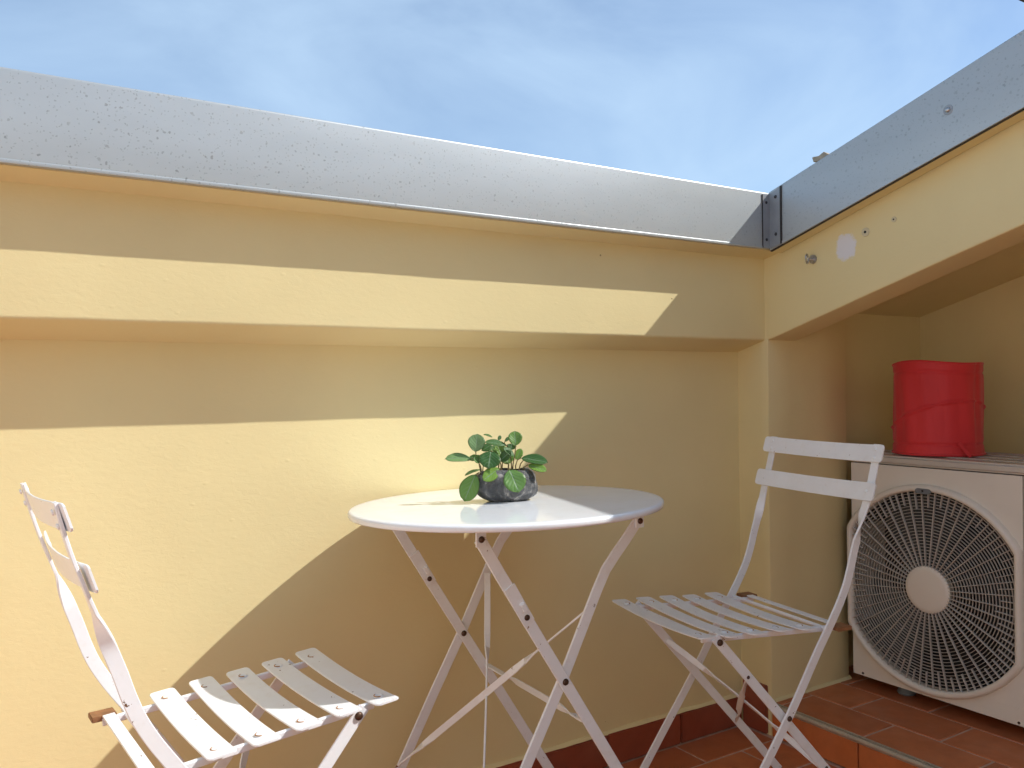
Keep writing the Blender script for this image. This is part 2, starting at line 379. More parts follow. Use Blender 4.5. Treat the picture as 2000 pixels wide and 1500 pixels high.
MB().box(XL, -BC-.001, -.050, -.030, ZCB-.0022, ZCB-.001).build('coping_gap_strip', 'eave', co)  # thin near-black strip under the straight coping
# skirting tiles
xs = [-.009, -.235]
while xs[-1] > XL: xs.append(xs[-1]-.2405)
for a, b in zip(xs[1:], xs[:-1]):
    MB().box(max(a, XL)+.0012, b-.0012, D-.0105, D+.01, .001, .0775+random.uniform(-.0008, .0008)).build('skirting_tile', 'skirting_tile', wa, bevel=.0025, seg=2)
m = extrude([(D-.007, .0772), (D-.003, .0835), (D+.004, .086), (D+.004, .0772)], XL, -.009, 120, lambda u, v, t: (t, u, v))
m.build('mortar_bead', 'plaster', wa, jitter=.0022, jscale=22)
tag(MB().tube([(-.415, .06, ZCT-.01), (-.413, .062, ZCT+.030)], .0013, 6).build('wire_stub', 'eave'), 'thin dark wire stub standing on the straight metal coping', 'wire')
# ------------------------------------------------------------------ side wall with sloping beam and alcove
wb = tag(empty('alcove_wall', (0, 0, 0)), 'cream yellow side wall with a sloping beam and coping over the deep alcove', 'wall')
S = lambda u, v, t: (u, t, v-SL*t)
bb = rounded([(0, BBB), (.1116, BBB), (.1116, 1.33), (0, 1.33)], .005, (0, 1), 4)
extrude(bb, -E_+.0005, YB-.1, 110, S).build('beam', 'plaster_patch', wb, jitter=.0010, jscale=9)
extrude(bb, .12, -E_+.0005, 2, lambda u, v, t: (u, t, v+.0026)).build('beam_end', 'plaster', wb)
m = MB(); rings = []
for i in range(41):
    z = -.02+(1.30+.02)*i/40
    rings.append([(0, .12, z), (0, .06, z), (0, .02, z), (0, -E_+.004, z), (.0012, -E_+.0012, z), (.004, -E_, z), (.09, -E_, z), (.2, -E_, z), (.323, -E_, z), (.3305, -E_+.006, z), (.3305, .12, z)])
m.loft(rings); m.build('pier', 'plaster', wb, jitter=.0016, jscale=11)
rings = [[(x, .062, z) for x in (.33, .5, .7, .8)]+[(.8, .3, z), (.33, .3, z)] for z in (0, .4, .8, 1.2, 1.4)]
MB().loft(rings).build('alcove_end_wall', 'plaster', wb)
extrude([(.8, 0), (.95, 0), (.95, 1.25), (.8, 1.25)], .3, YB-.1, 6, lambda u, v, t: (u, t, v-(SL*t if v > 0 else 0))).build('alcove_back_wall', 'plaster', wb)
extrude([(.10, 1.155), (.85, 1.155), (.85, 1.36), (.10, 1.36)], .3, YB-.1, 20, S).build('alcove_ceiling', 'plaster', wb)
cop = rounded([(-BC, BB0), (-BC, BT0), (.36, BT0+.004), (.36, BB0), (-.030, BB0)], .0035, (1,), 3)
co = extrude(cop, -AC_, YB-.1, 60, S).build('coping', 'zinc', wb, jitter=.0004, jscale=3)
co['label'] = 'spotted grey metal coping climbing along the sloping beam'
MB().box(-BC+.0005, .36, -AC_+.0005, .34, ZCB+.004, ZCT-.002).build('corner_cap', 'zinc', wb)
extrude([(-.040, BB0-.0022), (-.005, BB0-.0025), (-.005, BB0-.0005), (-.038, BB0-.0005)], -AC_, YB, 40, S).build('coping_gap_strip', 'plaster', co)  # plaster soffit strip under the sloping coping
extrude([(-.0470, BB0-.0026), (-.0405, BB0-.0026), (-.0405, BB0+.001), (-.0470, BB0+.001)], -AC_, YB, 40, S).build('coping_dark_strip', 'eave', co)  # thin near-black strip along the coping's lower front edge
extrude([(-BC-.0016, BB0-.001), (-BC-.0016, BB0+.007), (-BC+.001, BB0+.0078), (-BC+.006, BB0-.001)], -AC_-.04, YB, 40, S).build('coping_hem', 'zinc', co)
# corner bracket (folded sheet) with four rivets
t = .0022
ya, yb = -AC_-t, -AC_-.036
za = lambda y: BT0-SL*y
br = MB()
br.add([(-BC-.026, ya, ZCB+.0005), (-BC-t, ya, ZCB+.0005), (-BC-t, ya, ZCT-.004), (-BC-.026, ya, ZCT-.006),
        (-BC-.026, ya+.002, ZCB+.0005), (-BC-t, ya+.002, ZCB+.0005), (-BC-t, ya+.002, ZCT-.004), (-BC-.026, ya+.002, ZCT-.006)],
       [(0, 1, 2, 3), (7, 6, 5, 4), (0, 4, 5, 1), (3, 2, 6, 7), (0, 3, 7, 4), (1, 5, 6, 2)])
br.add([(-BC-t, ya, ZCB+.0005), (-BC-t, yb, BB0-SL*yb+.001), (-BC-t, yb, za(yb)-.006), (-BC-t, ya, ZCT-.004),
        (-BC-t+.002, ya, ZCB+.0005), (-BC-t+.002, yb, BB0-SL*yb+.001), (-BC-t+.002, yb, za(yb)-.006), (-BC-t+.002, ya, ZCT-.004)],
       [(3, 2, 1, 0), (4, 5, 6, 7), (0, 1, 5, 4), (2, 3, 7, 6), (1, 2, 6, 5), (0, 4, 7, 3)])
bo = br.build('corner_bracket', 'zinc_dark', co, smooth=0)
MB().box(-BC-.0275, -BC-.0258, ya-.0002, ya+.002, ZCB+.001, ZCT-.006).build('sealant_line', 'eave', bo)
MB().add([(-BC-t-.0003, yb+.0005, BB0-SL*yb+.001), (-BC-t-.0003, yb-.0045, BB0-SL*(yb-.0045)+.001), (-BC-t-.0003, yb-.0045, za(yb-.0045)-.004), (-BC-t-.0003, yb+.0005, za(yb)-.004),
          (-BC, yb+.0005, BB0-SL*yb+.001), (-BC, yb-.0045, BB0-SL*(yb-.0045)+.001), (-BC, yb-.0045, za(yb-.0045)-.004), (-BC, yb+.0005, za(yb)-.004)],
         [(3, 2, 1, 0), (4, 5, 6, 7), (0, 1, 5, 4), (2, 3, 7, 6), (1, 2, 6, 5), (0, 4, 7, 3)]).build('sealant_line', 'eave', bo)
for z in (ZCB+.022, ZCT-.026): MB().dome((-BC-.0135, ya, z), (0, -1, 0), .0040, .0024).build('rivet', 'dark_rivet', bo)
for z in (ZCB+.034, ZCT-.014): MB().dome((-BC-t, ya-.020, z), (-1, 0, 0), .0044, .0024).build('rivet', 'dark_rivet', bo)
# pier skirting
MB().box(-.0095, .003, .004, D-.0115, .001, .128).build('skirting_tile', 'skirting_tile', wb, bevel=.002)
# mortar line where the pier meets the platform
extrude([(-E_-.005, ZP-.002), (-E_-.003, ZP+.004), (-E_+.003, ZP+.009), (-E_+.004, ZP-.002)], .012, .33, 60, lambda u, v, t: (t, u, v)).build('mortar_bead', 'plaster', wb, jitter=.0020, jscale=25)
# things fixed to the beam
eb = tag(empty('eye_bolt', (0, -.155, 1.2375)), 'small steel eye bolt screwed into the sloping beam beside the white patch', 'eye bolt')
MB().lathe([(.0001, .0005), (.0105, .0005), (.0115, -.0012), (.011, -.0024), (.0001, -.0024)], 18, (1, 0, 0)).build('washer', 'steel', eb)
MB().tube([(0, 0, 0), (-.016, 0, 0)], .0026, 8).build('shank', 'steel', eb)
MB().tube([(-.0235+.0095*math.cos(a), .004*math.cos(a), .0115*math.sin(a)) for a in [2*PI*k/18 for k in range(19)]], .0019, 8).build('ring', 'steel', eb)
for (y, z, r, lb) in ((-.303, 1.282, .0105, 'larger round wall plug with a dark centre hole on the sloping beam'), (-.376, 1.299, .0065, 'smaller round wall plug with a dark hole higher up the sloping beam')):
    w = tag(empty('wall_plug', (0, y, z)), lb, 'wall plug')
    MB().lathe([(.0001, .0022), (r*.9, .0022), (r, .0012), (r, -.002), (.0001, -.002)], 20, (-1, 0, 0)).build('disc', 'plug', w)
    MB().lathe([(.0001, .0029), (r*.30, .0029), (r*.30, 0), (.0001, 0)], 12, (-1, 0, 0)).build('hole', 'dark_void', w)
cb = tag(empty('coping_bolt', (-BC, -.534, 1.495)), 'round headed steel bolt in the sloping metal coping', 'bolt')
MB().lathe([(.0001, .001), (.0098, .001), (.0108, 0), (.0108, -.002), (.0001, -.002)], 20, (-1, 0, 0)).build('washer', 'zinc_dark', cb)
MB().dome((-.001, 0, 0), (-1, 0, 0), .0056, .0050, 14).build('bolt_head', 'steel', cb)
# roof behind the sloping coping, with one pan tile showing, and the dark eave of the roof beyond
rf = struct(extrude([(.36, 1.34), (2.4, 1.34), (2.4, 1.40), (.36, 1.40)], .6, -.30, 6, S).build('roof', 'roof_tile'))
rt = tag(empty('roof_tile', (.30, .03, 1.572)), 'weathered beige roof tile end peeking over the sloping coping', 'roof tile')
rings = []
for i in range(9):
    x = .30*i/8
    top_ = [(x, .049-.11*k/14+.001*math.sin(i*2+k), .0150+.0065*math.exp(-((k-5)/1.3)**2)-.006*math.exp(-((k-8)/1.2)**2)+.001*math.sin(k*1.7+i)) for k in range(15)]
    bot_ = [(x+.002, .046-.104*k/14, .0015+.0012*math.sin(k*1.3)) for k in range(14, -1, -1)]
    rings.append(top_+bot_)
MB().loft(rings).build('tile', 'roof_tile', rt)
MB().box(.06, .30, -.05, .03, -.20, .001).build('mortar_bed', 'roof_tile', rt)
dm = tag(empty('roof_dormer', (1.3, -1.1, 1.5)), 'dark eave of a higher roof beyond the sloping coping', 'roof')
MB().box(-.5, .9, -.55, .5, -.15, .46).build('wall', 'plaster', dm)
MB().box(-.80, 1.0, -.70, .756, .452, .50).build('eave_board', 'eave', dm, bevel=.004)
# unseen side wall set close to bounce fill, house front blocking light from behind
lw = tag(empty('bounce_side_wall', (XL, 0, 0)), 'unseen off white side wall added to bounce sunlight towards the alcove', 'wall')
extrude([(-.2, -.1), (0, -.1), (0, 1.26), (-.2, 1.26)], .2, YN-.1, 6, lambda u, v, t: (u, t, v-(SL*t if v > 0 else 0))).build('wall', 'bounce_plaster', lw)
extrude([(-.26, 1.262), (.05, 1.262), (.05, 1.41), (-.26, 1.41)], .2, YN-.1, 6, S).build('coping', 'zinc', lw)
hw = tag(empty('unseen_house_front', (0, YN, 0)), 'unseen cream yellow house front that blocks light from behind the terrace', 'building')  # unseen, put back to hold off light from behind the camera
MB().box(XL-.2, 1.0, -.25, 0, -.1, 2.45).build('wall', 'plaster', hw)
dr = MB().box(-2.05, -1.15, -.01, .03, 0, 2.05).build('door', 'white_paint', hw, bevel=.004)
MB().box(-1.95, -1.25, .028, .034, .9, 1.95).build('pane', 'ac_top', dr)
ew = tag(empty('alcove_return_wall', (0, YB, 0)), 'cream yellow return wall closing the near end of the alcove', 'wall')
MB().add([(x, y, z) for x in (.002, .95) for y in (-.2, -.101) for z in (-.05, 1.98)], [(0, 1, 3, 2), (4, 6, 7, 5), (0, 4, 5, 1), (2, 3, 7, 6), (0, 2, 6, 4), (1, 5, 7, 3)]).build('wall', 'plaster', ew)
# ------------------------------------------------------------------ air conditioner
ac = tag(empty('air_conditioner', (.30, -.040, ZP)), 'beige outdoor air conditioner unit with a round fan grille standing in the alcove', 'air conditioner')
W_, H0, H1, DP = .80, .031, .619, .32                     # local: front at x=0, runs to -y, z from the platform
FY, FZ, FR, FC = -.2245, .308, .253, .219                 # fan centre, opening radius, flattened half width
NF = 96
def clipc(r, c, x):
    out = []
    for k in range(NF):
        a = 2*PI*k/NF; y, z = r*math.cos(a), r*math.sin(a)
        # flattened towards both sides with a soft shoulder
        y = max(-c, min(c, y)); out.append(Vector((x, FY+y, FZ+z)))
    return out
opening = clipc(FR, FC, 0)
outer = []
for k in range(NF):
    a = 2*PI*k/NF; dy, dz = math.cos(a), math.sin(a)
    y0, y1_, z0, z1 = 0, -.458, H0, H1
    ts = []
    if dy > 1e-6: ts.append((y0-FY)/dy)
    if dy < -1e-6: ts.append((y1_-FY)/dy)
    if dz > 1e-6: ts.append((z1-FZ)/dz)
    if dz < -1e-6: ts.append((z0-FZ)/dz)
    tt = min(ts); outer.append(Vector((0, FY+dy*tt, FZ+dz*tt)))
for cy_, cz_ in ((0, H0), (0, H1), (-.458, H0), (-.458, H1)):           # snap the corners
    i = min(range(NF), key=lambda k: (outer[k].y-cy_)**2+(outer[k].z-cz_)**2); outer[i] = Vector((0, cy_, cz_))
inner2 = [p+Vector((.018, 0, 0)) for p in opening]; outer2 = [p+Vector((.016, 0, 0)) for p in outer]
m = MB(); m.loft([outer2, outer, opening, inner2], caps=False); m.build('front_panel', 'ac_plastic', ac, smooth=30)
m = MB(); m.add([(.004, -.001, H0), (.004, -W_, H0), (.004, -W_, H1), (.004, -.001, H1), (DP, -.001, H0), (DP, -W_, H0), (DP, -W_, H1), (DP, -.001, H1)],
      [(0, 3, 7, 4), (1, 5, 6, 2), (0, 4, 5, 1), (3, 2, 6, 7), (4, 7, 6, 5)]); m.build('cabinet', 'ac_plastic', ac, smooth=0)
MB().box(0, .02, -W_, -.4605, H0, H1).build('service_panel', 'ac_plastic', ac, bevel=.003)
tp = MB().box(-.003, DP+.003, -W_-.003, .003, H1+.0025, .645).build('top_cover', 'ac_top', ac, bevel=.006, seg=3)
for k in range(4):
    x = .05+.07*k; MB().box(x, x+.016, -W_+.02, -.02, .644, .6475).build('top_rib', 'ac_top', tp, bevel=.0015)
r0 = clipc(FR-.002, FC-.002, .006); r1 = clipc(FR, FC, -.014); r2 = clipc(FR+.004, FC+.004, -.017); r3 = clipc(FR+.011, FC+.010, -.0165); r4 = clipc(FR+.0155, FC+.0135, -.011); r5 = clipc(FR+.0165, FC+.0145, .001)
m = MB(); m.loft([r0, r1, r2, r3, r4, r5], caps=False); gr = m.build('grille_frame', 'ac_plastic', ac, smooth=60)
HR = .060
MB().lathe([(.0001, .012), (HR*.8, .012), (HR-.004, .0105), (HR, .007), (HR, -.004), (.0001, -.004)], 40, (-1, 0, 0), (0, FY, FZ)).build('hub_cap', 'ac_plastic', ac)
nring = 23
for i in range(1, nring+1):
    r = HR+(FR-.004-HR)*i/(nring+.4); pts = []
    N = 72; seq = []
    for k in range(N+1):
        a = 2*PI*k/N; y, z = r*math.cos(a), r*math.sin(a)
        seq.append((abs(y) <= FC, (-.004, FY+y, FZ+z)))
    runs = []; cur = []
    for okk, p in seq:
        if okk: cur.append(p)
        elif cur: runs.append(cur); cur = []
    if cur: runs.append(cur)
    for rn in runs:
        if len(rn) > 1: MB().ribbon(rn, (1, 0, 0), .0045, .0013).build('grille_ring', 'grille_plastic', gr, smooth=60)
NS = 42
for k in range(NS*2):
    a = 2*PI*(k+.3)/(NS*2); dy, dz = math.cos(a), math.sin(a)
    rmax = FR
    if abs(dy)*FR > FC: rmax = FC/abs(dy)
    rmin = HR-.003 if k % 2 == 0 else rmax-.048+.006*((k//2) % 3)
    MB().ribbon([(-.0055, FY+dy*rmin, FZ+dz*rmin), (-.0055, FY+dy*(rmax-.001), FZ+dz*(rmax-.001))], (1, 0, 0), .0085, .0015).build('grille_spoke', 'grille_plastic', gr, smooth=60)
sh = MB(); sh.lathe([(.262, .0185), (.262, .15), (.0001, .15)], 48, (1, 0, 0), (0, FY, FZ)); sh.f = [f for f in sh.f if len(f) == 4 or f[0] > 48]; sh.build('fan_shroud', 'dark_void', ac)
fan = MB(); fan.lathe([(.0001, .03), (.055, .03), (.06, .035), (.06, .10), (.0001, .10)], 28, (1, 0, 0), (0, FY, FZ)); fo = fan.build('fan', 'fan_plastic', ac)
for b in range(3):
    rings = []
    for i in range(9):
        t_ = i/8; a0 = 2*PI*b/3+.5*t_+.4; r = .055+.185*t_; span = .95+.35*t_
        rings.append([(.04+.065*s_, FY+r*math.cos(a0+span*s_), FZ+r*math.sin(a0+span*s_)) for s_ in [j/8 for j in range(9)]])
    m = MB(); m.loft(rings, caps=False, closed=False); m.build('fan_blade', 'fan_plastic', fo)
sl_ = MB(); pts = [(-.0185, FY+.002+.021*math.copysign(1, math.cos(a))*.6+.009*math.cos(a), FZ+FR+.0005+.0068*math.sin(a)) for a in [2*PI*k/20 for k in range(20)]]
sl_.loft([pts, [(p[0]+.004, p[1], p[2]) for p in pts]]); so = sl_.build('grille_slot', 'rubber', gr)
MB().dome((-.0185, FY+.003, FZ+FR+.001), (-1, 0, 0), .003, .002).build('screw', 'dark_void', so)
for yy in (-.030, -.444): MB().dome((0, yy, .0375), (-1, 0, 0), .0034, .0025).build('screw', 'rust', ac)
for yy, zz, l_ in ((-.40, .585, .085), (-.415, .548, .038), (-.075, .588, .040), (-.40, .105, .06), (-.42, .070, .05), (-.055, .085, .03)):
    MB().box(-.0007, .001, yy-l_/2, yy+l_/2, zz, zz+.0016).build('panel_groove', 'ac_plastic', ac, smooth=0)
for xx in (.05, DP-.05):
    for yy in (-.127, -.67):
        MB().lathe([(.0001, .001), (.022, .001), (.024, .006), (.018, .014), (.016, H0+.001), (.0001, H0+.001)], 18, (0, 0, 1), (xx, yy, 0)).build('rubber_foot', 'rubber', ac)
# ------------------------------------------------------------------ red basket on top of it
rb = tag(empty('fabric_basket', (.432, -.214, ZP+.6475), .5), 'red cylindrical pop-up fabric basket standing on the air conditioner', 'basket')
N = 120; rings = []; BR = .1095; HB = .240
prof = []
for i in range(91):
    z = HB*i/90; ring = []
    for k in range(N):
        a = 2*PI*k/N
        r = BR*(1+.02*(1-z/HB)**6-.010*math.sin(PI*z/HB))
        r += .0022*math.sin(5*a+3*z/HB)*math.sin(PI*z/HB)+.0016*math.sin(13*a+9*z)*math.sin(PI*z/HB)
        zs_ = (.10+.045*(math.cos(a+2.4)))                      # spiral wire
        r += .0050*math.exp(-((z-zs_)/.0034)**2)
        r -= .0034*math.exp(-((z-.030)/.0032)**2)+.0030*math.exp(-((z-.216)/.0032)**2)
        r += .0030*math.exp(-((a-4.05)/.05)**2)*math.sin(PI*z/HB)-.0026*math.exp(-((a-4.2)/.04)**2)*(z > .1)
        zz = z+(.006*math.cos(a+3.6)+.003*math.sin(3*a))*(z/HB)**3
        ring.append((r*math.cos(a), r*math.sin(a), zz))
    rings.append(ring)
m = MB(); m.loft(rings, caps=False); m.add([p for p in rings[0]], [tuple(range(N))])
ins = [[(p[0]*.975, p[1]*.975, p[2]) for p in rings[-1]], [(p[0]*.96, p[1]*.96, .01) for p in rings[0]]]
m.loft([rings[-1], ins[0], ins[1]], caps=False); m.build('body', 'red_fabric', rb, smooth=70)
MB().tube([(p[0]*.99, p[1]*.99, p[2]+.0005) for p in rings[-1]+[rings[-1][0]]], .0032, 8).build('rim', 'red_fabric', rb)
MB().tube([(p[0]*1.0, p[1]*1.0, .0032) for p in rings[0]+[rings[0][0]]], .0030, 8).build('base_wire', 'red_fabric', rb)
sa = math.atan2(-.56, -.83)-.5+.48
MB().ribbon([((BR+.001+.0*i)*math.cos(sa)+o_*math.cos(sa)+q_*-math.sin(sa), (BR+.001)*math.sin(sa)+o_*math.sin(sa)+q_*math.cos(sa), z) for i, (o_, q_, z) in enumerate(((.001, -.010, .036), (.006, -.003, .026), (.012, .006, .010), (.017, .012, .0015)))],
            (-math.sin(sa), math.cos(sa), .3), .0095, .0014).build('strap', 'red_fabric', rb)
# ------------------------------------------------------------------ bistro chair
def make_chair(FT):
    root = empty('bistro_chair')
    Wd, ZS, AL, PT, SW = .1656, .445, .0533, .0635, .0406
    for i in range(5):
        rings = []
        ny = 16; ysl = [-Wd, -Wd+.002, -Wd+.006]+[-Wd+.012+(2*Wd-.024)*k/ny for k in range(ny+1)]+[Wd-.006, Wd-.002, Wd]
        xc = -i*PT-SW/2
        for y in ysl:
            e = Wd-abs(y); hw_ = SW/2-(.0055 if e < .0005 else .002 if e < .003 else .0003 if e < .008 else 0)
            z = ZS+xc*AL-.0070*(1-(y/Wd)**2)+.0012*math.sin(i*2.1+y*9)
            rings.append([(xc+hw_, y, z+hw_*AL-.0006), (xc+hw_-.0008, y, z+hw_*AL), (xc-hw_+.0008, y, z-hw_*AL), (xc-hw_, y, z-hw_*AL-.0006), (xc-hw_, y, z-hw_*AL-.0024), (xc-hw_+.0008, y, z-hw_*AL-.003), (xc+hw_-.0008, y, z+hw_*AL-.003), (xc+hw_, y, z+hw_*AL-.0024)])
        m = MB(); m.loft(rings); s = m.build('seat_slat', 'white_paint', root, smooth=30)
        for y in (-.131, .131):
            z = ZS+xc*AL-.0070*(1-(y/Wd)**2)
            MB().lathe([(.0078, -.0006), (.0074, .0007), (.0052, .0016), (.0042, .0007), (.0001, .0005)], 14, (0, 0, 1), (xc, y, z)).build('rivet', 'white_paint', s)
            MB().tube([(xc+.0070*math.cos(a), y+.0070*math.sin(a), z+.0008) for a in [PI*.60+PI*.9*k/7 for k in range(8)]], .0010, 5).build('rivet_rust', 'rust_edge', s)
    for sgn in (-1, 1):
        y = .131*sgn
        MB().ribbon([(x, y, ZS+x*AL-.0135) for x in (-.030, -.1, -.2, -.3, -.372)], (0, 0, 1), .0115, .0075).build('seat_rail', 'white_paint', root)
        # upright: backrest post that twists and runs on to the front foot
        P = [(-.4700, .797), (-.4640, .770), (-.4520, .725), (-.4380, .682), (-.4270, .650), (-.4180, .622), (-.4090, .595), (-.3990, .565), (-.3900, .535), (-.3780, .503), (-.3620, .472), (-.3440, .443), (-.3240, .413), (-.2950, .370), (-.2220, .2555), (-.1250, .120), (-.1250+.098*(.120-FT)/.138, FT)]
        wd = []; 
        for j, (x, z) in enumerate(P):
            tx, tz = P[min(j+1, len(P)-1)][0]-P[max(j-1, 0)][0], P[min(j+1, len(P)-1)][1]-P[max(j-1, 0)][1]
            l = math.hypot(tx, tz); nx, nz = -tz/l, tx/l
            tw = min(1, max(0, (.662-z)/.075)); tw = tw*tw*(3-2*tw); a = tw*PI/2
            wd.append((nx*math.sin(a), sgn*math.cos(a), nz*math.sin(a)))
        yy = [.160 if z > .66 else .1565 for x, z in P]
        # refine the path
        pts = []; wds = []
        for j in range(len(P)-1):
            for k in range(4):
                t_ = k/4
                p0, p1, p2, p3 = P[max(j-1, 0)], P[j], P[j+1], P[min(j+2, len(P)-1)]
                cr_ = lambda a, b, c, d: .5*((2*b)+(-a+c)*t_+(2*a-5*b+4*c-d)*t_*t_+(-a+3*b-3*c+d)*t_**3)
                pts.append((cr_(p0[0], p1[0], p2[0], p3[0]), sgn*(yy[j]*(1-t_)+yy[j+1]*t_), cr_(p0[1], p1[1], p2[1], p3[1])))
                wds.append(tuple(wd[j][q]*(1-t_)+wd[j+1][q]*t_ for q in range(3)))
        pts.append((P[-1][0], sgn*yy[-1], P[-1][1])); wds.append(wd[-1])
        MB().ribbon(pts, wds, .0195, .0048).build('back_post', 'white_paint', root, smooth=32)
        Q = [(-.052, .4345), (-.062, .424), (-.15, .3255), (-.222, .2455), (-.33, .1255), (-.33-.128*(.1255-FT)/.1435, FT)]
        MB().ribbon([(x, .1435*sgn, z) for x, z in Q], (1, 0, .88), .0195, .0045).build('leg', 'white_paint', root)
        MB().dome((-.062, .1458*sgn, .4245), (0, sgn, 0), .0068, .0052).build('bolt', 'rust', root)
        MB().dome((-.2215, .1590*sgn, .2535), (0, sgn, 0), .0056, .0042).build('bolt', 'rust', root)
        MB().box(-.387, -.350, min(.1310*sgn, .1640*sgn), max(.1310*sgn, .1640*sgn), .4130, .4215).build('stop_block', 'stopper', root, bevel=.0012)
        for (x, z) in ((-.130, .3435), (-.330, .1255)): MB().dome((x, .1458*sgn, z+.003), (0, sgn, 0), .0036, .0026).build('bolt', 'rust', root)
    MB().ribbon([(-.3630, y, .4215) for y in (-.1295, 0, .1295)], (1, 0, .05), .0180, .0034).build('rear_bar', 'white_paint', root)
    MB().tube([(-.336, -.156, .4165), (-.336, .156, .4165)], .0042, 8).build('pivot_rod', 'white_paint', root)
    MB().tube([(-.062, -.140, .4245), (-.062, .140, .4245)], .0030, 8).build('pivot_rod', 'white_paint', root)
    for (xt, zt, xb, zb) in ((-.4676, .7963, -.4566, .7597), (-.4419, .7172, -.4303, .6796)):
        Wb = .1838; rings = []
        d = Vector((xt-xb, 0, zt-zb)); L_ = d.length; d.normalize(); nn = Vector((d.z, 0, -d.x))      # nn points forward
        c0 = Vector(((xt+xb)/2, 0, (zt+zb)/2))
        yl = [-Wb, -Wb+.002, -Wb+.005]+[-Wb+.01+(2*Wb-.02)*k/20 for k in range(21)]+[Wb-.005, Wb-.002, Wb]
        for y in yl:
            e = Wb-abs(y); h = L_/2-(.005 if e < .0005 else .0018 if e < .003 else .0003 if e < .007 else 0)
            c = c0+Vector((0, y, 0))-nn*.013*(1-(y/Wb)**2)+nn*.0035
            rings.append([c+d*h+nn*.0008, c+d*(h-.0008)+nn*.0015, c-d*(h-.0008)+nn*.0015, c-d*h+nn*.0008, c-d*h-nn*.0008, c-d*(h-.0008)-nn*.0015, c+d*(h-.0008)-nn*.0015, c+d*h-nn*.0008])
        m = MB(); m.loft(rings); s = m.build('back_slat', 'white_paint', root, smooth=30)
        for sgn in (-1, 1):
            for q in ((-.010, .009) if zt > .75 else (0,)):
                c = c0+Vector((0, .160*sgn, 0))+d*q+nn*(.0048-.013*(1-(.160/Wb)**2))
                MB().dome(c, nn, .0042, .0017).build('rivet', 'white_paint', s)
                MB().dome(c-nn*.0095, -nn, .0042, .0022).build('rivet', 'white_paint', s)
    for sgn in (-1, 1):                                     # crossed twisted braces between the two legs
        a = Vector((-.132, .1395*sgn, .342)); b = Vector((-.328, -.1395*sgn, .124)); pts = []; wds = []; ww = []
        leg = Vector((-.66, 0, -.75)).normalized(); nrm = Vector((.75, 0, -.66))
        for k in range(17):
            t_ = k/16; p = a.lerp(b, t_)+nrm*(.005*sgn*math.sin(PI*t_)); pts.append(p)
            tw = 1 if t_ < .16 or t_ > .84 else 0 if .30 < t_ < .70 else (1-(t_-.16)/.14 if t_ < .5 else (t_-.70)/.14)
            wds.append(tuple(nrm*tw+leg*(1-tw))); ww.append(.0135 if .03 < t_ < .97 else .010)
        MB().ribbon(pts, wds, ww, .0034).build('brace', 'white_paint', root, smooth=32)
    return root
ch = make_chair(-.0185)
tag(ch, 'white folding metal bistro chair beside the alcove pier, its back to the air conditioner', 'chair', 'folding bistro chairs at the round table')
ch.scale = (.979,)*3; ch.location = (-.6065, -.2252, .0195); ch.rotation_euler = (0, 0, 2.9943)
c2 = make_chair(-.0320); tag(c2, 'white folding metal bistro chair in the sunlight, table shadow across its seat slats', 'chair', 'folding bistro chairs at the round table')
c2.scale = (.966,)*3; c2.location = (-1.2322, -.2068, .0317); c2.rotation_euler = (-.0144, -.0139, .0715)
# ------------------------------------------------------------------ bistro table
TC = Vector((-.935, -.1975, 0)); TR = .2895; TH = .7155; TX, TY = .012, -.028
tb = tag(empty('bistro_table', TC), 'round white metal folding bistro table with crossed legs carrying the potted plant', 'table')
N = 128; prof = [(.0001, 0), (.10, 0), (.20, 0), (TR-.016, 0), (TR-.006, -.0003), (TR-.003, -.0011), (TR-.001, -.0027), (TR, -.0050), (TR-.0002, -.0090), (TR-.0012, -.0116), (TR-.0035, -.0122), (TR-.0045, -.0100), (TR-.0055, -.006), (.0001, -.005)]
m = MB(); m.lathe(prof, N, (0, 0, 1), (0, 0, TH))
m.v = [Vector((p.x, p.y, p.z+TX*p.x+TY*p.y)) for p in m.v]
m.build('table_top', 'table_paint', tb, smooth=60)
A0 = Vector((-1.080, -.346, 0))-TC; dv = Vector((.999, -.045, 0)).normalized(); nv = Vector((.045, .999, 0)).normalized()
def F(u, off, z): return A0+dv*u+nv*off+Vector((0, 0, z))
def under(p): return TH-.006+TX*p.x+TY*p.y
